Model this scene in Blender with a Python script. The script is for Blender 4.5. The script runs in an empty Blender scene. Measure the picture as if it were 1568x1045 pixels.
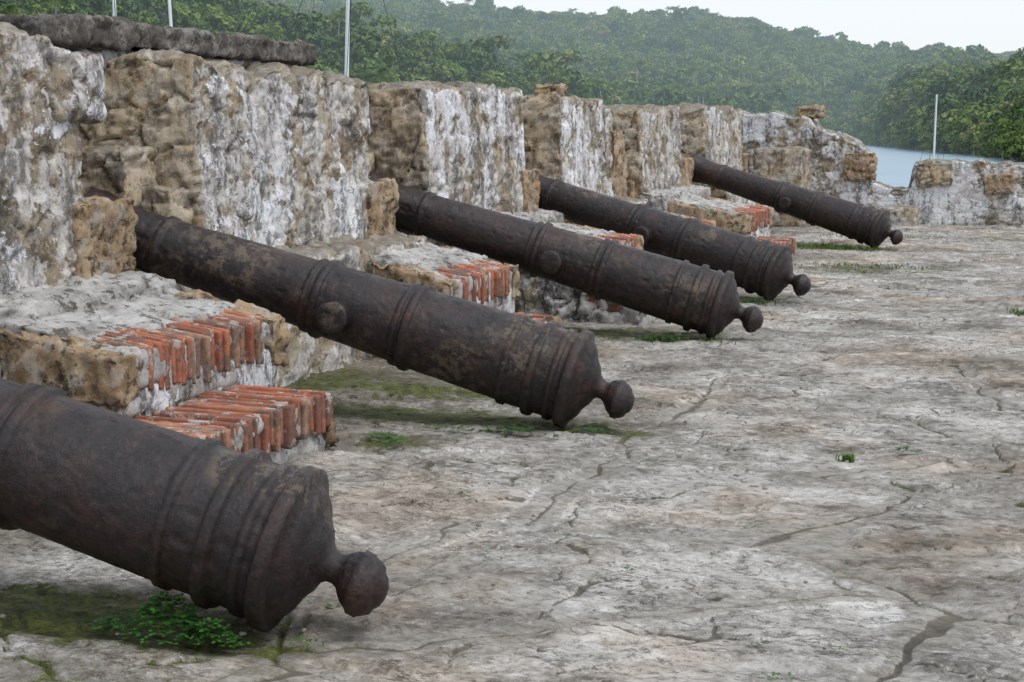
import bpy, math, random
import numpy as np
from mathutils import Matrix, Vector
random.seed(7); rng=np.random.default_rng(7)
S=bpy.context.scene
S.view_settings.view_transform='Standard'; S.view_settings.look='None'; S.view_settings.exposure=0
# ---------------------------------------------------------------- numpy noise
def _h(ix,iy,iz,s=0):
    n=(ix*374761393+iy*668265263+iz*1274126177+s*974634533)&0xffffffff
    n=((n^(n>>13))*1274126177)&0xffffffff
    n=((n^(n>>16))*2246822519)&0xffffffff
    n=n^(n>>15)
    return (n&0xffffff)/float(0xffffff)
def vn(p,s=0):
    f=np.floor(p); i=f.astype(np.int64); t=p-f; t=t*t*(3-2*t)
    r=0
    for a in (0,1):
        wa=t[:,0] if a else 1-t[:,0]
        for b in (0,1):
            wb=t[:,1] if b else 1-t[:,1]
            for c in (0,1):
                wc=t[:,2] if c else 1-t[:,2]
                r=r+wa*wb*wc*_h(i[:,0]+a,i[:,1]+b,i[:,2]+c,s)
    return r
def fbm(p,o=4,s=0):
    r=0;a=.5;tt=0
    for k in range(o):
        r=r+a*vn(p*(2.03**k)+17.3*k,s+k);tt+=a;a*=.5
    return r/tt
def ridge(p,o=4,s=0):
    r=0;a=.5;tt=0
    for k in range(o):
        r=r+a*(1-np.abs(2*vn(p*(2.1**k)+13.7*k,s+k)-1));tt+=a;a*=.55
    return r/tt
def voro(p,s=0,flat=False):
    f=np.floor(p).astype(np.int64); N=len(p)
    F1=np.full(N,9.);F2=np.full(N,9.);ID=np.zeros(N)
    for a in (-1,0,1):
        for b in (-1,0,1):
            for c in ((0,) if flat else (-1,0,1)):
                x=f[:,0]+a;y=f[:,1]+b;z=f[:,2]+c
                dx=x+.1+.8*_h(x,y,z,s)-p[:,0];dy=y+.1+.8*_h(x,y,z,s+1)-p[:,1];dz=0 if flat else z+.1+.8*_h(x,y,z,s+2)-p[:,2]
                d=np.sqrt(dx*dx+dy*dy+dz*dz); i=_h(x,y,z,s+3)
                m=d<F1
                F2=np.where(m,F1,np.minimum(F2,d)); ID=np.where(m,i,ID); F1=np.where(m,d,F1)
    return F1,F2,ID
def ss(a,b,x):
    t=np.clip((x-a)/(b-a),0,1); return t*t*(3-2*t)
# ---------------------------------------------------------------- mesh helpers
def mesh_obj(name,V,Q,mat,dat=None,parent=None,smooth=True):
    V=np.asarray(V,dtype=np.float32);Q=np.asarray(Q,dtype=np.int32)
    me=bpy.data.meshes.new(name); k=Q.shape[1]
    me.vertices.add(len(V)); me.vertices.foreach_set('co',V.ravel())
    me.loops.add(Q.size); me.loops.foreach_set('vertex_index',Q.ravel())
    me.polygons.add(len(Q)); me.polygons.foreach_set('loop_start',np.arange(0,Q.size,k,dtype=np.int32))
    me.polygons.foreach_set('loop_total',np.full(len(Q),k,dtype=np.int32))
    me.polygons.foreach_set('use_smooth',np.full(len(Q),smooth,dtype=bool))
    if dat is not None:
        at=me.color_attributes.new('dat','FLOAT_COLOR','POINT'); at.data.foreach_set('color',np.asarray(dat,dtype=np.float32).ravel())
    me.update(calc_edges=True); me.validate()
    me.materials.append(mat)
    o=bpy.data.objects.new(name,me); S.collection.objects.link(o)
    if parent: o.parent=parent
    return o
def empty(name):
    o=bpy.data.objects.new(name,None); S.collection.objects.link(o); return o
def box_grid(lo,hi,res):
    lo=np.array(lo,float);hi=np.array(hi,float); n=np.maximum(2,np.ceil((hi-lo)/res).astype(int))
    Vs=[];Qs=[];off=0
    for k in range(3):
        i=(k+1)%3;j=(k+2)%3
        u=np.linspace(lo[i],hi[i],n[i]+1);v=np.linspace(lo[j],hi[j],n[j]+1)
        U,W=np.meshgrid(u,v,indexing='ij')
        for sd in (0,1):
            P=np.zeros(U.shape+(3,));P[...,i]=U;P[...,j]=W;P[...,k]=hi[k] if sd else lo[k]
            Vs.append(P.reshape(-1,3)); idx=np.arange(U.size).reshape(U.shape)+off; off+=U.size
            a=idx[:-1,:-1].ravel();b=idx[1:,:-1].ravel();c=idx[1:,1:].ravel();d=idx[:-1,1:].ravel()
            Qs.append(np.stack([a,b,c,d] if sd else [a,d,c,b],1))
    V=np.concatenate(Vs);Q=np.concatenate(Qs)
    key=np.round(V*10000).astype(np.int64)
    _,ui,inv=np.unique(key,axis=0,return_index=True,return_inverse=True)
    return V[ui],inv.reshape(-1)[Q]
def rounded(lo,hi,res,r):
    V,Q=box_grid(lo,hi,res); lo=np.array(lo);hi=np.array(hi); r=min(r,.49*float((hi-lo).min()))
    c=np.clip(V,lo+r,hi-r); d=V-c; L=np.linalg.norm(d,axis=1,keepdims=True); n=d/np.maximum(L,1e-9)
    return c+n*r,Q,n
def wall_block(name,lo,hi,res,parent,mat,r=.06,seed=0,plaster=.5,tan=None,freq=5.,bulge=.022,coarse=.05,fine=.012,deform=None,pdir=(1,0,0)):
    V,Q,n=rounded(lo,hi,res,r)
    if deform: V=deform(V)
    so=np.array([seed*7.13,seed*3.7,seed*1.9])
    w=np.stack([fbm(V*3+so+k*9,3) for k in range(3)],1)-.5
    w2=np.stack([fbm(V*12+so+k*9,2) for k in range(3)],1)-.5
    F1,F2,ID=voro((V+w*.22+w2*.03+so)*np.array([freq,freq*.85,freq*1.2]),3)
    G1,G2,IE=voro((V+w*.16+w2*.05+so)*np.array([2.2,2.6,3.6]),11)
    if tan is None: tn=ss(-.35,.45,-n[:,1]+.25*n[:,2])*1.0
    else: tn=np.full(len(V),float(tan))
    e=ss(.0,.14,F2-F1); g=ss(.0,.07,G2-G1)
    edge=e*(1-tn)+g*tn; cell=np.where(tn>.5,IE,ID)
    pl=fbm(V*np.array([1.8,1.8,1.4])+so,4)
    pl=plaster+(pl-.5)*1.8 + (ID-.5)*.4
    face=n@np.array(pdir,float)
    pl=np.clip(pl,0,1)*ss(.1,.6,face)*(1-.9*tn)
    pm=ss(.42,.52,pl)
    cr=ridge(V*4.5+so,4,7); cr2=ridge(V*15+so,3,9); cr3=ridge(V*8+so+4,3,19)
    d=(edge-.8)*(bulge*(1-pm)*(1-tn)+.035*tn)+pm*.012+(fbm(V*1.7+so,3)-.5)*coarse*1.6*(1-.6*pm)+(fbm(V*18+so,3)-.5)*fine*2*(1-.7*pm)+(cell-.5)*.04*(1-pm)*edge
    d=d+tn*(-(cr-.55)*.045-(cr2-.55)*.025-ss(.7,.9,cr3)*.025)+(1-tn)*(1-pm)*(-(cr2-.55)*.02)
    V=V+n*d[:,None]
    dat=np.stack([edge,cell,pl,tn],1)
    return mesh_obj(name,V,Q,mat,dat,parent)
# ---------------------------------------------------------------- node helpers
class M:
    def __init__(s,name):
        s.m=bpy.data.materials.new(name); s.m.use_nodes=True; s.t=s.m.node_tree; s.t.nodes.clear()
        s.out=s.n('ShaderNodeOutputMaterial'); s.b=s.n('ShaderNodeBsdfPrincipled'); s.l(s.b.outputs[0],s.out.inputs[0])
        s.tc=s.n('ShaderNodeTexCoord')
    def n(s,t): return s.t.nodes.new(t)
    def l(s,a,b): s.t.links.new(a,b)
    def put(s,v,sock):
        if isinstance(v,bpy.types.NodeSocket): s.l(v,sock)
        elif isinstance(v,(tuple,list)) and len(v)==3 and sock.type=='RGBA': sock.default_value=(*v,1)
        else: sock.default_value=v
    def obj(s): return s.tc.outputs['Object']
    def pos(s):
        g=s.n('ShaderNodeNewGeometry'); return g.outputs['Position']
    def map(s,v,scale=(1,1,1),loc=(0,0,0)):
        m=s.n('ShaderNodeMapping'); s.l(v,m.inputs[0]); m.inputs['Scale'].default_value=scale; m.inputs['Location'].default_value=loc; return m.outputs[0]
    def noise(s,v,sc,det=6,ro=.6,dist=0,col=False):
        m=s.n('ShaderNodeTexNoise'); s.l(v,m.inputs['Vector']); m.inputs['Scale'].default_value=sc; m.inputs['Detail'].default_value=min(det,6)
        m.inputs['Roughness'].default_value=ro; m.inputs['Distortion'].default_value=dist
        return m.outputs['Color'] if col else m.outputs['Fac']
    def ramp(s,f,st,interp='LINEAR'):
        m=s.n('ShaderNodeValToRGB'); s.l(f,m.inputs[0]); r=m.color_ramp; r.interpolation=interp
        while len(r.elements)<len(st): r.elements.new(.5)
        for e,(p,c) in zip(r.elements,st):
            e.position=p; e.color=(c,c,c,1) if isinstance(c,(int,float)) else (*c,1)
        return m.outputs[0]
    def math(s,op,a,b=0,clamp=False):
        m=s.n('ShaderNodeMath'); m.operation=op; m.use_clamp=clamp; s.put(a,m.inputs[0]); s.put(b,m.inputs[1]); return m.outputs[0]
    def mr(s,v,a,b,c=0,d=1):
        m=s.n('ShaderNodeMapRange'); s.put(v,m.inputs[0]); m.inputs[1].default_value=a;m.inputs[2].default_value=b;m.inputs[3].default_value=c;m.inputs[4].default_value=d; return m.outputs[0]
    def mix(s,f,a,b,mode='MIX'):
        m=s.n('ShaderNodeMix'); m.data_type='RGBA'; m.blend_type=mode; s.put(f,m.inputs[0]); s.put(a,m.inputs[6]); s.put(b,m.inputs[7]); return m.outputs[2]
    def line(s,f,w,c=.5):
        return s.mr(s.math('ABSOLUTE',s.math('SUBTRACT',f,c)),0,w,1,0)
    def attr(s,name='dat'):
        a=s.n('ShaderNodeAttribute'); a.attribute_name=name; sp=s.n('ShaderNodeSeparateColor'); s.l(a.outputs['Color'],sp.inputs[0])
        return sp.outputs[0],sp.outputs[1],sp.outputs[2],a.outputs['Alpha']
    def bump(s,h,dist=.01,st=1,prev=None):
        m=s.n('ShaderNodeBump'); s.l(h,m.inputs['Height']); m.inputs['Distance'].default_value=dist; m.inputs['Strength'].default_value=st
        if prev: s.l(prev,m.inputs['Normal'])
        return m.outputs[0]
    def fin(s,col,rough=.9,nrm=None,spec=.3,metal=0):
        s.put(col,s.b.inputs['Base Color']); s.put(rough,s.b.inputs['Roughness']); s.b.inputs['Specular IOR Level'].default_value=spec; s.put(metal,s.b.inputs['Metallic'])
        if nrm: s.l(nrm,s.b.inputs['Normal'])
        return s.m
def wall_mat(name,lim=.90):
    m=M(name); P=m.obj(); edge,cell,pl,tn=m.attr()
    st=m.ramp(cell,[(0,(.24,.205,.16)),(.25,(.36,.31,.245)),(.45,(.28,.275,.265)),(.65,(.41,.34,.25)),(.85,(.38,.37,.355)),(1,(.19,.16,.125))])
    tc=m.ramp(cell,[(0,(.28,.21,.14)),(.3,(.46,.37,.255)),(.6,(.37,.285,.185)),(.8,(.50,.43,.325)),(1,(.25,.195,.135))])
    st=m.mix(tn,st,tc)
    v=m.noise(P,8,6,.78); st=m.mix(m.mr(v,.42,.50,.0,1.),m.mix(1,st,(.44,.40,.36),'MULTIPLY'),st)
    lime=m.mr(m.noise(m.map(P,loc=(5,3,1)),3.6,6,.68),.485,.515)
    lime=m.math('MULTIPLY',lime,m.math('SUBTRACT',lim,m.math('MULTIPLY',tn,lim-.20)))
    st=m.mix(lime,st,m.mix(m.mr(m.noise(P,12,5,.75),.40,.54),(.38,.365,.35),(.76,.75,.75)))
    gap=m.mr(m.math('ADD',edge,m.mr(v,.2,.8,-.25,.25)),.0,.38,1,0)
    st=m.mix(m.math('MULTIPLY',gap,.93),st,(.03,.026,.022))
    nz=m.noise(P,6.5,6,.68); plf=m.mr(m.math('ADD',pl,m.mr(nz,0,1,-.65,.65)),.47,.485)
    pc=m.ramp(m.noise(m.map(P,loc=(2,8,3)),2.4,6,.70),[(.37,(.47,.435,.435)),(.46,(.67,.645,.65)),(.53,(.69,.71,.745)),(.64,(.84,.84,.84))])
    dirt=m.noise(P,20,6,.8)
    pc=m.mix(m.mr(dirt,.53,.59,0,.55),pc,(.33,.31,.29))
    pc=m.mix(m.math('MULTIPLY',m.line(m.noise(m.map(P,loc=(4,0,6)),2.6,5,.6),.009),.85),pc,(.07,.06,.055))
    col=m.mix(plf,st,pc)
    al=m.noise(m.map(P,(5,5,1.0)),1.1,6,.72)
    am=m.math('MULTIPLY',m.mr(al,.50,.57),m.mr(dirt,.42,.50),True)
    col=m.mix(m.math('MULTIPLY',am,m.math('SUBTRACT',.85,m.math('MULTIPLY',tn,.3))),col,(.085,.082,.078))
    g=m.n('ShaderNodeNewGeometry'); sz=m.n('ShaderNodeSeparateXYZ'); m.l(g.outputs['Normal'],sz.inputs[0])
    up=m.math('MULTIPLY',m.mr(sz.outputs[2],.5,.9),m.mr(v,.4,.52),True)
    col=m.mix(m.math('MULTIPLY',up,.75),col,(.15,.14,.12))
    n=m.bump(m.math('ADD',m.noise(P,26,6,.75),m.math('MULTIPLY',plf,.7)),.014,1.)
    return m.fin(col,.93,n,.2)
WALL=wall_mat('weathered_masonry')
def stone_mat(name,c1,c2,c3,dk=.6,lim=.6):
    m=M(name); P=m.obj(); edge,cell,pl,tn=m.attr()
    c=m.ramp(m.noise(P,5,6,.75),[(.34,c1),(.5,c2),(.64,c3)])
    v=m.noise(P,11,6,.78)
    c=m.mix(m.math('MULTIPLY',m.mr(v,.53,.58),dk),c,(.06,.05,.038))
    c=m.mix(m.mr(m.noise(m.map(P,loc=(4,4,4)),6,6,.75),.53,.57,0,lim),c,(.50,.48,.455))
    return m.fin(c,.93,m.bump(m.noise(P,30,6,.78),.014,1.),.2)
TAN=stone_mat('tan_sandstone',(.17,.12,.075),(.34,.24,.15),(.47,.36,.235),.88,.4)
CEM=stone_mat('weathered_cement',(.20,.19,.18),(.40,.39,.375),(.56,.55,.535),.8)
BLK=stone_mat('blackened_slab',(.05,.045,.04),(.11,.10,.09),(.26,.24,.21),.8,.3)
PEB=stone_mat('loose_chippings',(.20,.18,.15),(.38,.35,.31),(.52,.50,.47),.6)
def brick_mat():
    m=M('old_red_brick'); P=m.obj(); edge,cell,pl,tn=m.attr()
    c=m.ramp(cell,[(0,(.23,.095,.062)),(.25,(.42,.145,.085)),(.5,(.50,.185,.105)),(.7,(.30,.13,.09)),(.85,(.40,.26,.185)),(1,(.47,.175,.10))])
    c=m.mix(m.mr(m.noise(P,7,6,.78),.49,.57,0,.8),c,(.14,.11,.095))
    c=m.mix(m.mr(m.noise(m.map(P,loc=(3,1,7)),8,6,.76),.55,.60,0,.8),c,(.52,.49,.46))
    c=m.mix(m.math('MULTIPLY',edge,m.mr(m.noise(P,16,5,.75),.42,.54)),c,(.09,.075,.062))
    return m.fin(c,.92,m.bump(m.noise(P,50,6,.78),.010,1.),.2)
BRICK=brick_mat()
def iron_mat():
    m=M('rusted_cast_iron'); oi=m.n('ShaderNodeObjectInfo'); va=m.n('ShaderNodeVectorMath'); va.operation='SCALE'
    cx=m.n('ShaderNodeCombineXYZ')
    for i in range(3): m.l(oi.outputs['Random'],cx.inputs[i])
    m.l(cx.outputs[0],va.inputs[0]); va.inputs['Scale'].default_value=37
    ad=m.n('ShaderNodeVectorMath'); ad.operation='ADD'; m.l(m.obj(),ad.inputs[0]); m.l(va.outputs[0],ad.inputs[1]); P=ad.outputs[0]
    c=m.ramp(m.noise(P,4,6,.74),[(.35,(.007,.006,.007)),(.46,(.015,.010,.010)),(.55,(.028,.015,.0135)),(.66,(.060,.027,.018))])
    c=m.mix(m.mr(m.noise(P,1.8,5,.7),.49,.60,0,.5),c,(.022,.016,.018))
    s2=m.noise(m.map(P,loc=(9,2,1)),40,6,.78)
    c=m.mix(m.mr(s2,.57,.63,0,.55),c,(.070,.046,.040))
    c=m.mix(m.mr(s2,.45,.39,0,.85),c,(.003,.0025,.0025))
    li=m.math('MULTIPLY',m.mr(m.noise(m.map(P,loc=(1,6,2)),1.5,4,.55),.545,.62),m.mr(m.noise(P,10,6,.82),.50,.55),True)
    c=m.mix(m.math('MULTIPLY',li,.6),c,(.14,.108,.072))
    r=m.mr(m.noise(P,9,6,.75),.35,.65,.33,.58)
    h=m.math('ADD',m.noise(P,20,6,.75),m.math('MULTIPLY',s2,.8))
    return m.fin(c,r,m.bump(h,.0065,.85),.45)
IRON=iron_mat()
def ground_mat():
    m=M('worn_stone_paving'); P=m.obj(); crack,slab,moss,stz=m.attr()
    v=m.noise(m.map(P,(1.,1.35,1)),1.3,6,.80,.2)
    c=m.ramp(v,[(.35,(.19,.18,.165)),(.43,(.32,.305,.285)),(.5,(.445,.43,.405)),(.57,(.56,.545,.525)),(.66,(.70,.69,.67))])
    c=m.mix(m.mr(slab,0,1,.0,.75),c,m.mix(1,c,(.62,.59,.54),'MULTIPLY'))
    f=m.noise(m.map(P,(1.,1.55,1),(3,3,0)),12,6,.86,.1)
    c=m.mix(m.mr(f,.40,.47,.8,0),c,m.mix(1,c,(.34,.31,.28),'MULTIPLY'))
    c=m.mix(m.mr(f,.55,.61,0,.5),c,(.72,.71,.69))
    l1=m.line(m.noise(m.map(P,(1.,2.4,1)),2.4,6,.66,.3),.009); l2=m.line(m.noise(m.map(P,(1.,2.4,1),(4,9,0)),7,5,.65,.3),.018)
    big=m.noise(m.map(P,loc=(2,2,0)),.8,5,.66)
    lm=m.mr(big,.42,.56)
    c=m.mix(m.math('MULTIPLY',m.math('MAXIMUM',l1,m.math('MULTIPLY',l2,.8)),m.math('MULTIPLY',lm,.8)),c,(.12,.108,.092))
    c=m.mix(m.mr(m.noise(P,.6,4,.6),.50,.60,.0,.7),c,m.mix(1,c,(1.,.88,.77),'MULTIPLY'))
    c=m.mix(m.mr(big,.49,.41,0,.7),c,m.mix(1,c,(.55,.53,.50),'MULTIPLY'))
    c=m.mix(m.math('MULTIPLY',stz,m.mr(f,.42,.52,0,.85)),c,(.11,.10,.083))
    band=m.mr(m.math('ADD',slab,m.mr(v,.3,.7,-.45,.45)),-.62,-.30,1,0)
    c=m.mix(m.math('MULTIPLY',band,.65),c,m.mix(m.mr(f,.4,.6),(.18,.165,.14),(.34,.32,.285)))
    ck=m.math('ADD',crack,m.mr(m.noise(P,13,6,.8),0,1,-.5,.5))
    c=m.mix(m.mr(ck,.34,.56,0,.85),c,m.mix(m.mr(v,.4,.6),(.06,.052,.04),(.15,.135,.105)))
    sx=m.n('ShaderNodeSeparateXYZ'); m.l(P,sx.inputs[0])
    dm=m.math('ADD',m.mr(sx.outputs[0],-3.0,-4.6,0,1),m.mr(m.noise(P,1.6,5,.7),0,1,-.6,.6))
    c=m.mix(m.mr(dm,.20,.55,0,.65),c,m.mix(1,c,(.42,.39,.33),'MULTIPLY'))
    mo=m.math('ADD',moss,m.mr(m.noise(P,6,6,.85),.1,.9,-.8,.8))
    c=m.mix(m.mr(mo,.2,.5,0,.7),c,(.12,.11,.07))
    c=m.mix(m.mr(mo,.50,.60,0,.9),c,m.mix(m.mr(f,.42,.6),(.028,.036,.010),(.13,.15,.03)))
    h=m.math('SUBTRACT',m.noise(m.map(P,(1,1.5,1)),12,6,.83,.1),m.math('MULTIPLY',m.math('MULTIPLY',l1,lm),.3))
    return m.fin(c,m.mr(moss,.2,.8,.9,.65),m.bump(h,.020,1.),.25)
GROUND=ground_mat()
KS=1.5
HAZE_GLOW=(.56,.70,.80)
def haze_glow(m,L=3000.):  # aerial haze painted in as pale blue emission, growing with distance from origin
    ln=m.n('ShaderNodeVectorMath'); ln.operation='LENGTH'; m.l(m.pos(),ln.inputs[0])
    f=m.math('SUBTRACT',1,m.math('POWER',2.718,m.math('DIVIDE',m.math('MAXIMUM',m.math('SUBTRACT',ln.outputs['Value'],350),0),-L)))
    em=m.n('ShaderNodeEmission'); em.inputs[0].default_value=(*HAZE_GLOW,1); em.inputs[1].default_value=1
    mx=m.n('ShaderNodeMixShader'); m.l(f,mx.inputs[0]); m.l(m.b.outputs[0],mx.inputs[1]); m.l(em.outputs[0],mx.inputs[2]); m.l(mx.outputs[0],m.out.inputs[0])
def foliage_mat(name,stops,hz=True):
    m=M(name); oi=m.n('ShaderNodeObjectInfo')
    f=m.math('ADD',m.math('MULTIPLY',oi.outputs['Random'],.7),m.mr(m.noise(m.pos(),.014,2,.6),.3,.7,0,.3))
    c=m.ramp(f,stops)
    c=m.mix(m.mr(m.noise(m.obj(),10,2,.6),.38,.62,0,.8),m.mix(1,c,(.38,.44,.40),'MULTIPLY'),c)
    m.fin(c,.7,None,.2)
    if hz: haze_glow(m)
    return m.m
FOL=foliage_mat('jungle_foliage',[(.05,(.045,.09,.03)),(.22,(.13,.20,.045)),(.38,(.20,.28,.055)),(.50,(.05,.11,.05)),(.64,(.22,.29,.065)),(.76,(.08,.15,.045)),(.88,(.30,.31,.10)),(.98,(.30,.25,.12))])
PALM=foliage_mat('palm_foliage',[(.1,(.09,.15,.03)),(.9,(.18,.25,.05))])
def plain(name,c,r=.8,spec=.3,hz=False,sc=5,var=.5):
    m=M(name); P=m.obj(); k=tuple(x*var for x in c)
    m.fin(m.mix(m.mr(m.noise(P,sc,4,.65),.3,.7),k,c),r,None,spec)
    if hz: haze_glow(m)
    return m.m
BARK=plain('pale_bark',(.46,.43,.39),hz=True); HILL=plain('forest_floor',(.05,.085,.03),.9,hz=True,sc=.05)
GRASS=plain('grass_blades',(.10,.18,.03),.6,sc=3,var=.45); CLOVER=plain('clover_leaves',(.055,.17,.03),.55,sc=12,var=.4)
HULL=plain('white_gelcoat',(.75,.75,.73),.3,.5,sc=.5,var=.9); ALU=plain('painted_mast',(.70,.70,.68),.4,.5,sc=.5,var=.9); ROPE=plain('rigging_wire',(.08,.08,.09),.5)
# ---------------------------------------------------------------- pavement
def spaced(a,b,d0,d1):
    out=[a]
    while out[-1]<b:
        t=(out[-1]-a)/(b-a); out.append(out[-1]+d0+(d1-d0)*t)
    return np.array(out[:-1]+[b])
xs=np.concatenate([np.arange(0,5.45,.0105)-4.9, np.array([.6,.8,1.2,2,4,8,14,22])])
ys=np.concatenate([np.array([-12,-6,-2,0,1,2,2.6]),spaced(3.,28.9,.010,.065)])
X,Y=np.meshgrid(xs,ys,indexing='ij'); P=np.stack([X.ravel(),Y.ravel(),0*X.ravel()],1)
w=np.stack([fbm(P*1.1+5,5),fbm(P*1.1+31,5),0*P[:,0]],1)-.5; w[:,2]=0
w2=np.stack([fbm(P*7+5,3),fbm(P*7+31,3),0*P[:,0]],1)-.5; w2[:,2]=0
q=P+w*.5+w2*.06; q[:,2]=.5
F1,F2,ID=voro(q*np.array([.62,.95,1])+np.array([.3,.2,0]),21,True)
dd=F2-F1
bw=.02+.10*ss(.35,.7,fbm(P*.6+90,3))
cr=(1-ss(.0,.022,dd))*(.65+.35*ss(.40,.55,fbm(P*1.1+60,3)))
bandm=1-ss(-.02,.02,dd-bw)
q=P+w*.8+w2*.08; q[:,2]=.5
r1,r2,I2=voro(q*np.array([1.3,2.1,1])+np.array([4.,9,0]),33,True)
cr2=(1-ss(0,.032,r2-r1))*ss(.40,.50,fbm(P*.9+9,3))*(1-bandm)
n1=fbm(P*np.array([1.3,2.6,1])+w*2.2,6,3)*9
fl=np.floor(n1); fr=n1-fl; ter=(fl+ss(.0,.10,fr))/9; lip=(1-ss(.0,.2,fr))*ss(.42,.52,fbm(P*1.7+3,3))
n2=fbm(P*np.array([4,8,1])+w*4+50,5,13)*8; fl2=np.floor(n2); ter2=(fl2+ss(0,.2,n2-fl2))/8; lip2=(1-ss(0,.25,n2-fl2))*ss(.44,.54,fbm(P*2.1+30,3))
big=fbm(P*.9+3,3)-.5
z=big*.03+(1-bandm)*((ID-.5)*.024+(I2-.5)*.012+(ter-.5)*.075+(ter2-.5)*.038)-bandm*.006-np.maximum(cr,cr2*.8)*.013+(fbm(P*np.array([12,18,1]),4,8)-.5)*.018*(1-.5*bandm)
lip*=1-bandm; lip2*=1-bandm
moss=np.zeros(len(P))
def el(cx,cy,rx,ry,a):
    global moss
    d=((P[:,0]-cx)/rx)**2+((P[:,1]-cy)/ry)**2; moss=np.maximum(moss,a*np.exp(-d))
for (cx,cy,rx,ry,a) in [(-3.15,8.2,1.05,.34,1.),(-3.6,8.95,.8,.4,.75),(-3.1,4.35,1.,.30,.95),(-2.55,4.3,.6,.22,.7),(-2.6,3.8,.9,.3,.45),(-2.9,12.,.8,.35,.95),(-3.4,11.9,.8,.4,.7),(-2.9,15.,.8,.35,.8),(-3.1,22.3,1.2,.8,.75),(-2.6,21.9,.5,.4,.8),(-2.,18.7,1.2,.5,.55),(-2.3,8.1,.5,.2,.75),(-1.1,19.,.5,.35,.45),(-3.7,18.6,.6,.5,.7),(-4.3,9.,.5,1.,.65),(-4.3,12.2,.4,.6,.6),(-3.2,7.4,.35,.25,.65),(-1.,24.5,1.5,.5,.45),(-3.2,11.1,.3,.3,.55)]: el(cx,cy,rx,ry,a)
moss=moss+np.maximum(cr,cr2)*.55*ss(.44,.58,fbm(P*.7+40,3))
z-=ss(.2,.9,moss)*.010
P[:,2]=z-0.02
tone=(ID*.6+I2*.4)*(1-bandm)-bandm
n0,n1_=X.shape; idx=np.arange(X.size).reshape(X.shape)
Q=np.stack([idx[:-1,:-1].ravel(),idx[1:,:-1].ravel(),idx[1:,1:].ravel(),idx[:-1,1:].ravel()],1)
mesh_obj('stone_pavement',P,Q,GROUND,np.stack([np.maximum(cr,cr2*.9),tone,moss,np.maximum(lip,lip2*.8)],1))
Vs=[];Qs=[];off=0; r=np.random.default_rng(3)
for k in range(420):
    x=-4.4+abs(r.normal())*1.7 if k%2 else r.uniform(-4.3,.2); y=r.uniform(3.5,20); s=r.uniform(.004,.012)*(1.5 if r.random()<.05 else 1)
    V,Q,n=rounded((-s,-s*.8,-s*.5),(s,s*.8,s*.5),s*.9,s*.3); V+=n*((fbm(V/s*1.1+k,2)-.5)*s*.9)[:,None]
    a=r.uniform(0,6.28); V=V@np.array([[math.cos(a),math.sin(a),0],[-math.sin(a),math.cos(a),0],[0,0,1]])+np.array([x,y,-.012]); Vs.append(V);Qs.append(Q+off);off+=len(V)
V=np.concatenate(Vs); mesh_obj('stone_chippings',V,np.concatenate(Qs),PEB,np.zeros((len(V),4)))
# ---------------------------------------------------------------- parapet wall with merlons
par=empty('fortress_parapet_wall')
wall_block('parapet_base',(-6.6,-4,-5.8),(-4.82,28,.74),.09,par,WALL,r=.04,seed=1,plaster=.3,coarse=.02)
MER=[ # y0,y1,top,res,plaster,jamb_y,seed
 (4.95,7.18,2.05,.018,.42,7.60,2),(8.36,10.98,1.99,.018,.58,11.36,3),(12.07,14.66,1.95,.022,.72,15.02,4),
 (15.9,18.05,1.93,.028,.64,18.5,5),(19.35,21.7,1.90,.035,.46,22.35,6),(23.4,26.6,1.95,.04,.58,26.9,7)]
for i,(y0,y1,zt,res,pl,jy,sd) in enumerate(MER):
    def df(V,y0=y0,y1=y1):
        V=V.copy(); back=np.clip((-4.8-V[:,0])/1.7,0,1)
        t=(V[:,1]-y0)/(y1-y0)
        V[:,1]+= -back*.28*(1-t)+back*.25*t
        V[:,2]+= ss(.9,2.2,V[:,2])*(fbm(V*np.array([2.,2.8,0])+y0,3)-.5)*.34
        V[:,0]-= ss(.8,2.1,V[:,2])*.05
        return V
    wall_block('merlon_%d'%(i+1),(-6.5,y0,.70),(-4.8,y1,zt),res,par,WALL,r=.03,seed=sd,plaster=pl,deform=df,bulge=.04,freq=4.2)
    h=.46 if i not in(3,) else .85
    wall_block('jamb_%d'%(i+1),(-5.35,y1-.12,.72),(-4.77,jy,.76+h),max(res,.022),par,TAN,r=.025,seed=sd+20,tan=.6,coarse=.02)
    wall_block('cheek_sill_%d'%(i+1),(-5.9,y0-.2,.72),(-4.86,y0+.05,.98),max(res,.022),par,TAN,r=.03,seed=sd+30,tan=.7,coarse=.03)
    def lf(V):
        V=V.copy(); V[:,2]-=ss(.3,.7,V[:,2])*np.clip(V[:,0]+4.85,0,1)*.15; return V
    wall_block('foot_ledge_%d'%(i+1),(-4.9,y0+.05,-.05),(-4.5,jy-.06,.84),.03,par,CEM if i%2==0 else WALL,r=.03,seed=sd+40,plaster=.5,coarse=.03,deform=lf)
wall_block('upper_tier',(-6.5,8.2,1.85),(-5.5,11.1,2.12),.03,par,WALL,r=.03,seed=61,plaster=.7)
wall_block('weathered_cap',(-6.75,7.9,2.10),(-5.4,11.25,2.27),.025,par,BLK,r=.02,seed=62,tan=.6,coarse=.02)
def rock(name,c,s,seed,mat=TAN,parent=None,tan=1,r=None):
    return wall_block(name,tuple(np.array(c)-np.array(s)/2),tuple(np.array(c)+np.array(s)/2),.02,parent,mat,r=r or min(s)*.3,seed=seed,tan=tan,coarse=.06,plaster=.5)
rock('loose_stone',(-5.1,16.4,2.02),(.3,.40,.17),71)
rock('cap_stone',(-5.3,8.9,1.98),(.7,.6,.12),72,WALL,par); rock('cap_stone_b',(-5.3,12.5,1.94),(.6,.6,.10),73,WALL,par)
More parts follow.
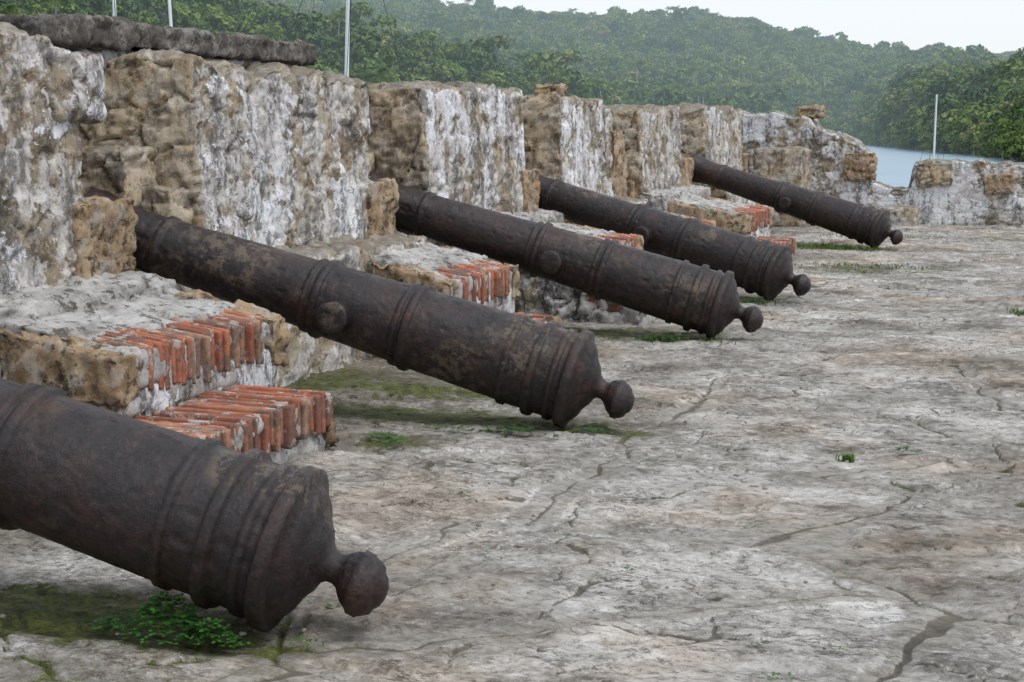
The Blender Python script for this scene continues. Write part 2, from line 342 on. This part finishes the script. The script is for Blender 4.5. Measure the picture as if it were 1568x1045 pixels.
rock('cheek_boulder',(-5.5,8.12,1.3),(.9,.4,.42),75,WALL,par,r=.05); rock('cheek_boulder_b',(-5.2,8.26,1.1),(.7,.3,.36),76,WALL,par,r=.05)
rock('cheek_boulder_c',(-5.5,11.98,1.2),(.5,.4,.45),77,WALL,par,r=.05); rock('overhang_stone',(-5.05,7.16,1.84),(.5,.44,.34),78,WALL,par,.3,r=.03)
# end wall
ew=empty('ruined_end_wall')
def ef(V):
    V=V.copy(); xp=[-7,-4.6,-3.95,-3.8,-3.4,-2.95,-2.85,-2.2,-2.12,-1.6,0,12]; hp=[1.95,1.9,1.86,1.66,1.5,1.28,.64,.62,1.06,1.10,1.0,1.02]
    H=np.interp(V[:,0],xp,hp)+(fbm(V*np.array([5,0,0]),3)-.5)*.16; V[:,2]=np.where(V[:,2]>-.1,(V[:,2]+.1)*(H+.1)/2.1-.1,V[:,2]); return V
PD=(.3,-1,0)
wall_block('wall_run',(-5.3,28,-.1),(3,29.,2.),.033,ew,WALL,r=.04,seed=81,plaster=.60,tan=.3,deform=ef,freq=3.2,bulge=.05,pdir=PD)
wall_block('wall_run_east',(3,28.02,-.1),(22,28.9,1.0),.12,ew,WALL,r=.05,seed=82,tan=.3,pdir=PD)
wall_block('sea_face',(-6.5,28.1,-5.8),(22,28.95,-.1),.15,ew,WALL,r=.05,seed=83,tan=.3)
wall_block('buttress',(-4.7,26.75,-.05),(-3.85,28.05,1.3),.035,ew,WALL,r=.04,seed=84,tan=.8,freq=4)
wall_block('wall_footing',(-3.7,27.4,-.05),(-2.0,28.05,.3),.035,ew,WALL,r=.04,seed=87,tan=.6,pdir=PD)
rock('loose_stone',(-3.95,28.3,1.92),(.5,.4,.25),86)
rock('wall_block_a',(-3.05,28.05,.98),(.55,.3,.5),88,TAN,ew,r=.04); rock('wall_block_b',(-1.75,28.05,.85),(.6,.3,.42),89,WALL,ew,r=.04); rock('wall_block_c',(-.7,28.02,.7),(.5,.2,.35),90,TAN,ew,r=.04)
# ---------------------------------------------------------------- brick gun-platform steps
def bricks(name,parent,x0,x1,ya,yb,z0,z1,seed,slope=0,w=.05,hole=0.):
    r=np.random.default_rng(seed); Vs=[];Qs=[];Ds=[];off=0; y=ya; low=0
    while y<yb-.03:
        ww=w*r.uniform(.8,1.2)
        if r.random()<hole: y+=ww; continue
        low=low*.7+r.normal(0,.005)
        dx=r.normal(0,.012); dz=low+r.normal(0,.003); g=.003+.003*r.random()
        V,Q,n=rounded((x0+r.uniform(-.02,.02),y+g,z0+r.uniform(-.01,.03)),(x1+dx-abs(r.normal(0,.010)),y+ww-g,z1+dz),.015,.005)
        a=r.normal(0,.015); V[:,1]+=(V[:,0]-(x0+x1)/2)*a+(V[:,2]-z1)*r.normal(0,.02)
        so=r.uniform(0,50)
        V+=n*((fbm(V*np.array([16,40,16])+so,3)-.5)*.012-(ridge(V*34+so,3)-.5)*.008)[:,None]
        V[:,2]-=slope*(V[:,0]-x1)
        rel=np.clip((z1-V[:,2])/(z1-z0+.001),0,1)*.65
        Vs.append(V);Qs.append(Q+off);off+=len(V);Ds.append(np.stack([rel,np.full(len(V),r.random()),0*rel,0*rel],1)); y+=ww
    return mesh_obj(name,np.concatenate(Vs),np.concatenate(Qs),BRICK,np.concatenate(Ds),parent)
def platform(ya,yb,xf,zt,lya,lyb,lx,lz,seed,res=.022):
    e=empty('brick_step')
    sl=abs((.83-zt)/(xf+4.8)*.8)
    def tp(V):
        V=V.copy(); k=ss(.3,zt+.0,V[:,2]); V[:,2]+=k*sl*(xf-V[:,0]); return V
    wall_block('rubble_core',(-4.82,ya+.04,-.05),(xf-.03,yb-.04,zt-.17),res,e,WALL,r=.03,seed=seed,plaster=.6,coarse=.02,tan=.05)
    wall_block('mortar_bed',(xf-.5,ya+.1,zt-.3),(xf-.026,yb-.06,zt-.022),res,e,CEM,r=.02,seed=seed+9,tan=0,coarse=.01,bulge=0,fine=.006,deform=tp)
    wall_block('cement_top',(-4.82,ya+.1,zt-.22),(xf-.24,yb-.06,zt-.002),res,e,CEM,r=.02,seed=seed+1,tan=0,coarse=.025,bulge=0,fine=.012,deform=tp)
    bricks('edge_bricks',e,xf-.30,xf,ya+.22,yb-.16,zt-.23,zt,seed+2,slope=sl*.8,hole=.03)
    wall_block('corner_stone_near',(-4.5,ya,zt-.24),(xf-.005,ya+.21,zt-.02),res,e,TAN,r=.02,seed=seed+3,tan=.7,coarse=.02,deform=tp)
    wall_block('corner_stone_far',(-4.5,yb-.155,zt-.27),(xf+.01,yb,zt+.0),res,e,TAN,r=.02,seed=seed+4,tan=.7,coarse=.02,deform=tp)
    wall_block('step_core',(xf-.1,lya+.02,-.05),(lx-.028,lyb-.03,lz-.022),res,e,CEM,r=.02,seed=seed+5,plaster=.3,coarse=.02,tan=.2)
    bricks('step_bricks',e,xf-.04,lx,lya+.02,lyb-.12,lz-.20,lz,seed+6,slope=.02)
    wall_block('step_end_stone',(xf-.02,lyb-.12,-.03),(lx+.01,lyb,lz-.02),res,e,TAN,r=.03,seed=seed+7,tan=.7,coarse=.03)
platform(5.95,7.58,-3.85,.61,5.75,7.2,-3.36,.30,100)
platform(10.13,11.6,-3.85,.57,9.9,11.15,-3.38,.25,120)
platform(12.75,14.35,-3.55,.62,12.6,14.1,-3.1,.27,140)
platform(16.3,17.85,-3.55,.57,16.1,17.5,-3.1,.25,160,.03)
platform(19.5,21.3,-3.45,.56,19.4,20.6,-3.02,.22,180,.03)
platform(2.2,3.8,-3.95,.58,2.,3.5,-3.6,.28,200,.04)
# ---------------------------------------------------------------- cannons
PROF=[(-.325,0),(-.322,.03),(-.312,.05),(-.298,.062),(-.292,.080),(-.272,.094),(-.255,.100),(-.250,.106),(-.222,.106),(-.217,.098),(-.195,.088),(-.178,.072),(-.165,.056),(-.145,.050),(-.125,.055),(-.108,.07),(-.098,.092),(-.092,.108),(-.078,.125),(-.06,.152),(-.045,.19),(-.025,.218),(-.005,.235),(0,.260),(.006,.276),(.045,.277),(.056,.268),(.060,.248),(.092,.246),(.096,.260),(.122,.260),(.127,.246),(.20,.245),(.204,.266),(.212,.270),(.238,.270),(.246,.265),(.250,.244),(.36,.243),(.364,.257),(.392,.257),(.397,.242),(.94,.229),(.945,.245),(.955,.250),(.975,.250),(.987,.245),(.990,.229),(1.01,.229),(1.014,.240),(1.04,.240),(1.044,.222),(1.49,.209),(1.494,.224),(1.505,.229),(1.525,.229),(1.535,.223),(1.54,.206),(1.565,.205),(1.57,.216),(1.59,.216),(1.595,.199),(2.50,.172),(2.506,.186),(2.54,.186),(2.546,.171),(2.72,.168),(2.85,.182),(2.95,.204),(2.99,.212),(3.01,.207),(3.04,.205),(3.05,.19),(3.05,.075),(2.6,.07),(2.6,0)]
def cannon(cx,cy,dY,seed,tilt=15.6,sc=1.):
    pts=[]
    for (a,b),(c,d) in zip(PROF[:-1],PROF[1:]):
        k=max(1,int(math.hypot(c-a,d-b)/.014))
        for t in range(k): pts.append((a+(c-a)*t/k,b+(d-b)*t/k))
    pts.append(PROF[-1]); pts=np.array(pts); n=len(pts); SG=130
    an=np.linspace(0,2*math.pi,SG,endpoint=False)
    R=np.maximum(pts[:,1],.0005)
    V=np.stack([np.repeat(pts[:,0],SG),np.outer(R,np.cos(an)).ravel(),np.outer(R,np.sin(an)).ravel()],1)
    nr=np.stack([0*V[:,0],np.tile(np.cos(an),n),np.tile(np.sin(an),n)],1)
    amp=np.clip(V[:,1]**2+V[:,2]**2,0,.01)**.5*10
    d=((fbm(V*6+seed*3,3)-.5)*.005+(fbm(V*34+seed,3)-.5)*.005-ss(.63,.71,fbm(V*24+seed*5,3))*.0055)*amp
    V+=nr*d[:,None]
    V[:,2]-=.035*ss(.08,.26,-V[:,0])
    i=np.arange(n-1)[:,None]*SG; j=np.arange(SG)[None,:]; j2=(j+1)%SG
    Q=np.stack([(i+j).ravel(),(i+j2).ravel(),(i+SG+j2).ravel(),(i+SG+j).ravel()],1)
    Vs=[V];Qs=[Q];off=len(V)
    tp=[(-.30,0),(-.30,.03),(-.302,.05),(-.30,.078),(-.292,.088),(-.28,.091),(-.27,.086),(-.25,.087),(-.2,.089),(-.12,.09)]
    for sgn in (1,-1):
        tv=[]
        SGt=40; aa=np.linspace(0,2*math.pi,SGt,endpoint=False)
        for (yy,rr) in tp:
            for k in aa: tv.append((1.36+max(rr,.0005)*math.cos(k),sgn*yy,-.03+max(rr,.0005)*math.sin(k)))
        tv=np.array(tv); tv+=((fbm(tv*25+seed,3)-.5)*.010)[:,None]
        i=np.arange(len(tp)-1)[:,None]*SGt; j=np.arange(SGt)[None,:]; j2=(j+1)%SGt
        q=np.stack([(i+j).ravel(),(i+j2).ravel(),(i+SGt+j2).ravel(),(i+SGt+j).ravel()],1)
        if sgn<0: q=q[:,::-1]
        Vs.append(tv);Qs.append(q+off);off+=len(tv)
    o=mesh_obj('cannon',np.concatenate(Vs)*sc,np.concatenate(Qs),IRON)
    ph=math.radians(tilt); L=math.hypot(2.6,dY)
    A=Vector((-2.6/L*math.cos(ph),dY/L*math.cos(ph),math.sin(ph))); B=Vector((0,0,1)).cross(A).normalized(); C=A.cross(B)
    M4=Matrix.Identity(4)
    for r in range(3): M4[r][0]=A[r];M4[r][1]=B[r];M4[r][2]=C[r]
    M4.translation=Vector((cx+.07*sc,cy,.262*sc-.012)); o.matrix_world=M4
    return o
cannon(-2.31,4.45,-.30,1,16); cannon(-2.42,8.10,-.2,2); cannon(-2.37,11.95,-.15,3); cannon(-2.40,14.85,.5,4); cannon(-2.14,22.0,.7,5)
# ---------------------------------------------------------------- plants
def tuft(cx,cy,rx,ry,n,h,seed,out):
    r=np.random.default_rng(seed)
    for _ in range(n):
        x=cx+r.normal()*rx*.5;y=cy+r.normal()*ry*.5;a=r.uniform(0,6.28);ln=h*r.uniform(.4,1.1);wd=.003+.003*r.random();b=r.uniform(.5,1.3)
        dx,dy=math.cos(a),math.sin(a);px,py=-dy*wd,dx*wd
        out.append([(x-px,y-py,-.02),(x+px,y+py,-.02),(x+px*.8+dx*ln*b*.4,y+py*.8+dy*ln*b*.4,ln*.5),(x-px*.8+dx*ln*b*.4,y-py*.8+dy*ln*b*.4,ln*.5)])
        out.append([(x-px*.8+dx*ln*b*.4,y-py*.8+dy*ln*b*.4,ln*.5),(x+px*.8+dx*ln*b*.4,y+py*.8+dy*ln*b*.4,ln*.5),(x+px*.2+dx*ln*b,y+py*.2+dy*ln*b,ln*.6),(x-px*.2+dx*ln*b,y-py*.2+dy*ln*b,ln*.6)])
g=[]
for k,(cx,cy,rx,ry,n,h) in enumerate([(-2.75,11.7,.25,.12,140,.05),(-2.45,11.75,.2,.1,90,.045),(-2.55,14.6,.2,.1,100,.05),(-2.5,21.75,.5,.3,320,.08),(-3.0,22.,.6,.4,320,.08),(-1.9,19.,.7,.35,260,.035),
    (-.86,7.7,.04,.03,50,.035),(-.15,14.5,.12,.2,80,.05),(-4.4,18.6,.2,.3,240,.12),(-2.5,24.5,.7,.4,220,.04),(-1.6,28.,1.5,.1,200,.07),(-4.75,9.6,.1,.8,90,.05)]): tuft(cx,cy,rx,ry,n,h,k+300,g)
g=np.array(g); mesh_obj('grass_tufts',g.reshape(-1,3),np.arange(len(g)*4).reshape(-1,4),GRASS,smooth=False)
cl=[]
def leafs(cx,cy,cz,rx,ry,rz,n,s,r):
    for _ in range(n):
        a=r.uniform(0,6.28);q=math.sqrt(r.random())*r.uniform(.6,1.15); c=np.array([cx+rx*q*math.cos(a),cy+ry*q*math.sin(a),max(.0,cz+rz*(1-q*q)*r.uniform(.3,1))])
        for k in range(3):
            b=a+k*2.09+r.normal()*.2; d=np.array([math.cos(b),math.sin(b),r.uniform(-.3,.35)]);e=np.array([-math.sin(b),math.cos(b),r.uniform(-.2,.2)])
            L=s*r.uniform(.7,1.2); cl.append([c,c+d*L*.6-e*L*.42,c+d*L,c+d*L*.6+e*L*.42])
r=np.random.default_rng(5)
leafs(-2.60,4.25,.0,.14,.09,.14,270,.020,r); leafs(-2.42,4.21,.0,.12,.06,.08,130,.017,r); leafs(-2.78,4.25,.0,.12,.06,.05,80,.017,r); leafs(-2.15,4.3,0,.10,.03,.02,14,.013,r)
leafs(-2.75,11.66,0,.2,.06,.05,80,.02,r); leafs(-2.6,7.78,0,.22,.05,.05,90,.017,r); leafs(-2.95,7.75,0,.25,.05,.03,60,.016,r); leafs(-2.25,7.95,0,.12,.05,.03,40,.016,r); leafs(-.6,7.95,0,.06,.05,.03,16,.02,r); leafs(-3.25,7.45,0,.12,.08,.03,40,.02,r); leafs(-3.1,7.3,0,.1,.12,.03,40,.018,r); leafs(-2.5,14.55,0,.15,.05,.04,50,.02,r)
for k in range(55):
    x=r.uniform(-3.2,-.2);y=r.uniform(4.2,14); leafs(x,y,-.01,.08,.03,.015,r.integers(2,9),.012,r)
cl=np.array(cl); mesh_obj('clover_plant',cl.reshape(-1,3),np.arange(len(cl)*4).reshape(-1,4),CLOVER,smooth=False)
cl=[]; leafs(-5.2,7.92,.98,.12,.10,.14,60,.03,r); c2=np.array(cl)
mesh_obj('wall_weed',c2.reshape(-1,3),np.arange(len(c2)*4).reshape(-1,4),GRASS,smooth=False)
# ---------------------------------------------------------------- bay, hills, forest
SEAZ=1.6-4.6*KS
m=M('bay_water'); P_=m.pos()
h=m.math('ADD',m.noise(m.map(P_,(.5,1.2,1)),.9,5,.6),m.math('MULTIPLY',m.noise(P_,.12,4,.5),1.5))
m.fin(m.mix(m.noise(P_,.03,3,.5),(.14,.25,.34),(.22,.34,.42)),.28,m.bump(h,.25,.6),.5); SEA=m.m
V=np.array([(-5000,-300,SEAZ),(5000,-300,SEAZ),(5000,7000,SEAZ),(-5000,7000,SEAZ)]); mesh_obj('bay_water',V,[[0,1,2,3]],SEA)
TH=[-.4,.0123,.0764,.1155,.1555,.278,.4019,.5234,.6397,.9]
RS=[170,245,390,600,560,440,340,270,175,120]
HA=[20,31,38,44,49,55,62,76,92,100]
HB=[0,0,0,0,0,10,23,34,46,60]
HC=[36,16,10,2,0,0,0,0,0,0]
def Hf(th,R):
    r=R/KS
    rs=np.interp(th,TH,RS); a=np.interp(th,TH,HA); b=np.interp(th,TH,HB); c=np.interp(th,TH,HC)
    A=a*(.35*np.clip((r-rs)/(900-rs),0,1)+.65*ss(0,1,(r-rs)/(900-rs)))*(1-.5*ss(950,1300,r))
    B=b*ss(0,1,(r-rs)/(450-rs+1))*(1-ss(460,640,r)); C=c*ss(0,1,(r-rs)/(420-rs+40))*(1-ss(460,600,r))
    p=np.stack([r*np.sin(th)/90,r*np.cos(th)/90,0*r],1)
    nz=(fbm(p,4)-.5)*26*ss(0,150,r-rs)*ss(0,50,np.maximum(A,10))
    z=np.maximum(np.maximum(A,B),C)+nz+2.*ss(-5,10,r-rs)
    z=-4.2+np.where(r<rs-5,0,np.maximum(z,1.3*ss(-5,10,r-rs)))
    return 1.6+KS*(z-1.6)
th=np.linspace(-.4,.9,300); rr=np.linspace(110,1350,240)*KS; T,R=np.meshgrid(th,rr,indexing='ij')
z=Hf(T.ravel(),R.ravel()); V=np.stack([-np.sin(T).ravel()*R.ravel(),np.cos(T).ravel()*R.ravel(),z],1)
idx=np.arange(T.size).reshape(T.shape); Q=np.stack([idx[:-1,:-1].ravel(),idx[:-1,1:].ravel(),idx[1:,1:].ravel(),idx[1:,:-1].ravel()],1)
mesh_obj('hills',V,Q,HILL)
col=bpy.data.collections.new('tree_kinds')
def crown(i,seed):
    r=np.random.default_rng(seed); Vs=[]
    nl=r.integers(6,11); tall=r.uniform(.7,1.15)
    for k in range(nl):
        a=r.uniform(0,6.28);q=r.uniform(.05,.33); c=np.array([q*math.cos(a),q*math.sin(a),(.45+r.uniform(-.15,.35))*tall]); rad=r.uniform(.13,.26)
        n=int(1100*rad*rad)+10
        d=r.normal(size=(n,3)); d/=np.linalg.norm(d,axis=1,keepdims=True); d[:,2]=np.where(d[:,2]<-.3,-d[:,2],d[:,2])
        p=c+d*rad*r.uniform(.75,1.12,size=(n,1))*np.array([1,1,.75])
        nn=d+r.normal(size=(n,3))*.55; nn/=np.linalg.norm(nn,axis=1,keepdims=True)
        u=np.cross(nn,r.normal(size=(n,3)));u/=np.linalg.norm(u,axis=1,keepdims=True); v=np.cross(nn,u)
        s=r.uniform(.035,.075,size=(n,1))
        Vs.append(np.stack([p-u*s-v*s*.6,p+u*s-v*s*.4,p+u*s*.8+v*s*.7,p-u*s*.7+v*s*.5],1))
    V=np.concatenate(Vs).reshape(-1,3); Q=np.arange(len(V)).reshape(-1,4)
    tv=[];tq=[]
    def limb(p0,p1,r0,r1):
        o=len(V)+len(tv); d=Vector(p1)-Vector(p0); a=d.orthogonal().normalized(); b=d.cross(a).normalized()
        for (pp,rad) in ((p0,r0),(p1,r1)):
            for k in range(5):
                t=k*1.2566; w_=Vector(pp)+a*rad*math.cos(t)+b*rad*math.sin(t); tv.append(tuple(w_))
        for k in range(5): tq.append((o+k,o+(k+1)%5,o+5+(k+1)%5,o+5+k))
    limb((0,0,-.2),(0,0,.35),.025,.018)
    for k in range(4):
        a=k*1.6+seed; limb((0,0,.3),(.25*math.cos(a),.25*math.sin(a),.6*tall),.014,.006)
    nf=len(Q); V=np.concatenate([V,np.array(tv)]); Q=np.concatenate([Q,np.array(tq)])
    o=mesh_obj('tree_kind_%02d'%i,V,Q,FOL,smooth=False); o.data.materials.append(BARK)
    mi=np.zeros(len(Q),dtype=np.int32); mi[nf:]=1; o.data.polygons.foreach_set('material_index',mi)
    S.collection.objects.unlink(o); col.objects.link(o)
def palm_geo(seed,H=1.,fr=.35,tr=.018):
    r=np.random.default_rng(seed); V=[];Q=[];mi=[]
    def q4(a,b,c,d,m_): o=len(V); V.extend([tuple(a),tuple(b),tuple(c),tuple(d)]); Q.append((o,o+1,o+2,o+3)); mi.append(m_)
    pts=[np.array([.08*H*(t*t),0,t*H]) for t in np.linspace(-.1,1,9)]
    for a,b in zip(pts[:-1],pts[1:]):
        for k in range(6):
            t0,t1=k*1.0472,(k+1)*1.0472; f=lambda p,t:p+np.array([math.cos(t),math.sin(t),0])*tr*(1.2-.4*p[2]/H)
            q4(f(a,t0),f(a,t1),f(b,t1),f(b,t0),1)
    top=pts[-1]
    for k in range(16):
        a=k*2.4+r.normal()*.2; e=r.uniform(-.3,1.1); d=np.array([math.cos(a),math.sin(a),0]); L=fr*r.uniform(.8,1.1); pv=None
        side=np.array([-d[1],d[0],0])
        for s in np.linspace(0,1,15):
            p=top+d*L*s*math.cos(e*.6)+np.array([0,0,L*(math.sin(e)*s-.75*s*s)])
            if pv is not None:
                lw=L*.3*math.sin(min(1,s*1.1+.12)*math.pi)**.7+.004
                for sg in (1,-1):
                    tip=(p+pv)/2+side*sg*lw+d*lw*.5+np.array([0,0,-lw*.55])
                    q4(pv,pv+(p-pv)*.6,tip+d*.004,tip,0)
                q4(pv-side*.004,pv+side*.004,p+side*.003,p-side*.003,0)
            pv=p
    return np.array(V),np.array(Q),np.array(mi,dtype=np.int32)
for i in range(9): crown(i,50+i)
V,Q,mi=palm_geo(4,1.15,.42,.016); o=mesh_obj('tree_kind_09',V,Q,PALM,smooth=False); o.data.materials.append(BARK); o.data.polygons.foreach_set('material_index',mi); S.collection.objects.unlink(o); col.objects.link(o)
N=12500; r=np.random.default_rng(99)
R=np.sqrt(r.uniform(130**2,930**2,N)); T=r.uniform(-.02,.67,N); rs=np.interp(T,TH,RS); k=R>rs+1; R=R[k];T=T[k]
T2=r.uniform(-.02,.66,900); R2=np.interp(T2,TH,RS)+r.uniform(-1,7,900); R=np.concatenate([R,R2])*KS;T=np.concatenate([T,T2]); fringe=np.arange(len(R))>=len(R)-900
z=Hf(T,R); P=np.stack([-np.sin(T)*R,np.cos(T)*R,z-.5],1)
sc=r.uniform(7,17,len(R))*np.where(r.random(len(R))<.10,1.4,1)*np.where(fringe,.6,1)*np.interp(R,[300,700],[.8,1])
kind=np.where((r.random(len(R))<.06)&(T>.12),9,r.integers(0,9,len(R)))
me=bpy.data.meshes.new('forest'); me.vertices.add(len(P)); me.vertices.foreach_set('co',P.astype(np.float32).ravel())
for nm,ty,va in (('tsc','FLOAT',sc),('trot','FLOAT',r.uniform(0,6.28,len(R))),('tk','INT',kind)):
    a=me.attributes.new(nm,ty,'POINT'); a.data.foreach_set('value',va.astype(np.float32 if ty=='FLOAT' else np.int32))
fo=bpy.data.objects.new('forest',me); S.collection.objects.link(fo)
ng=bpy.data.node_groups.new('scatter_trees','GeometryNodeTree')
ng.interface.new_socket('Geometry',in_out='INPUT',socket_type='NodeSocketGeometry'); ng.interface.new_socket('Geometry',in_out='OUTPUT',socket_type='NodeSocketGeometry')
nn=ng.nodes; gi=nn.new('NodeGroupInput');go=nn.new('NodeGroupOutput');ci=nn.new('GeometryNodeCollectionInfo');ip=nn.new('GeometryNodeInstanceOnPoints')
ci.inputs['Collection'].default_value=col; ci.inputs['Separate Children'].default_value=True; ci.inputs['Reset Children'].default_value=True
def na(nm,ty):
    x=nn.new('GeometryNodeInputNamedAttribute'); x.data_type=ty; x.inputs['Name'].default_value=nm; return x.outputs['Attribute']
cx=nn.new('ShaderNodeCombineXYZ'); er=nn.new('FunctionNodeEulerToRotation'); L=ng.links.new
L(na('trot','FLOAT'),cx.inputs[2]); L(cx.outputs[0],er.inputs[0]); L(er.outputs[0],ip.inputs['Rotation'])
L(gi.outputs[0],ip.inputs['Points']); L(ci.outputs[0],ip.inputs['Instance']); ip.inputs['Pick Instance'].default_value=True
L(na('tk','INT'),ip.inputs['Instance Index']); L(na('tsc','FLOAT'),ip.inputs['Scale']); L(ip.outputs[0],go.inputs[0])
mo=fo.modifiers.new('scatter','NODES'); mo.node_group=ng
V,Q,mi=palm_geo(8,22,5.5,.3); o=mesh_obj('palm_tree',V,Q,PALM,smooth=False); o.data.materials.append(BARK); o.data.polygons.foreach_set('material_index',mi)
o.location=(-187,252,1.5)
# ---------------------------------------------------------------- sailboats
def cyl(name,p0,p1,r0,r1,mat,par,k=10):
    d=Vector(p1)-Vector(p0); a=d.orthogonal().normalized(); b=d.cross(a).normalized(); V=[];Q=[]
    for pp,rad in ((p0,r0),(p1,r1)):
        for i in range(k): t=i*2*math.pi/k; V.append(tuple(Vector(pp)+a*rad*math.cos(t)+b*rad*math.sin(t)))
    for i in range(k): Q.append((i,(i+1)%k,k+(i+1)%k,k+i))
    return mesh_obj(name,V,Q,mat,None,par)
def sailboat(x,y,H,rot,mr_=.08,lean=0,sz=1.):
    e=empty('sailboat'); L=9.; V=[];Q=[]; ns=16
    for i in range(ns+1):
        t=i/ns; xx=(t-.5)*L; w_=1.5*math.sin(math.pi*min(.97,.12+.88*t))**.7 if t<.999 else .02
        for (f,zz) in ((0,-.5),(.6,-.35),(.9,.2),(1,.9+.3*t),(.0,1.+.3*t),(-1,.9+.3*t),(-.9,.2),(-.6,-.35)): V.append((xx,f*w_,zz))
    for i in range(ns):
        for k in range(8): Q.append((i*8+k,i*8+(k+1)%8,i*8+8+(k+1)%8,i*8+8+k))
    mesh_obj('hull',V,Q,HULL,None,e)
    Vc,Qc,_=rounded((-2,-.8,1.),(1.6,.8,1.65),.2,.15); mesh_obj('cabin',Vc,Qc,HULL,None,e)
    cyl('mast',(.5,0,1),(.5+lean,0,H),mr_,mr_*.7,ALU,e); cyl('boom',(.5,0,2.2),(-3.6,0,2.2),.06,.06,ALU,e)
    cyl('forestay',(4.3,0,1.2),(.5+lean,0,H*.97),.012,.012,ROPE,e,5); cyl('backstay',(-4.3,0,1.),(.5+lean,0,H*.99),.012,.012,ROPE,e,5)
    for s in (1,-1): cyl('shroud',(.4,s*1.3,1.),(.5+lean,0,H*.8),.012,.012,ROPE,e,5)
    e.location=(x,y,SEAZ); e.rotation_euler=(0,0,rot); e.scale=(sz,sz,sz)
sailboat(-21.9,46,15.5,.35,.085,.5); sailboat(-34.2,52.5,15.5,.9,.09,0); sailboat(-31.6,53.0,15,.2,.08,-.6); sailboat(-5.55,83.5,11.2,1.2,.085,.25,.78)
# ---------------------------------------------------------------- light, camera
EL,AZ=math.radians(58),math.radians(110)
sd=Vector((math.sin(AZ)*math.cos(EL),math.cos(AZ)*math.cos(EL),math.sin(EL)))
sl=bpy.data.lights.new('sun','SUN'); sl.energy=1.9; sl.angle=math.radians(22); sl.color=(1,.985,.96)
so=bpy.data.objects.new('sun',sl); S.collection.objects.link(so); so.rotation_euler=(-sd).to_track_quat('-Z','Y').to_euler()
W=bpy.data.worlds.new('World'); S.world=W; W.use_nodes=True; nt=W.node_tree; bg=nt.nodes['Background']
sk=nt.nodes.new('ShaderNodeTexSky'); sk.sky_type='NISHITA'; sk.sun_disc=False; sk.sun_elevation=EL; sk.sun_rotation=AZ; sk.dust_density=2; sk.air_density=1.2
mx=nt.nodes.new('ShaderNodeMix'); mx.data_type='RGBA'; mx.inputs[0].default_value=.80; mx.inputs[7].default_value=(6.7,7.0,7.4,1)
nt.links.new(sk.outputs[0],mx.inputs[6]); nt.links.new(mx.outputs[2],bg.inputs[0]); bg.inputs[1].default_value=.15
cam=bpy.data.cameras.new('camera'); cam.lens=55; cam.sensor_width=36; cam.clip_end=9000; cam.clip_start=.05
co=bpy.data.objects.new('camera',cam); S.collection.objects.link(co); co.location=(0,0,1.6); co.rotation_euler=(math.radians(90-7.66),0,math.radians(18.65)); S.camera=co
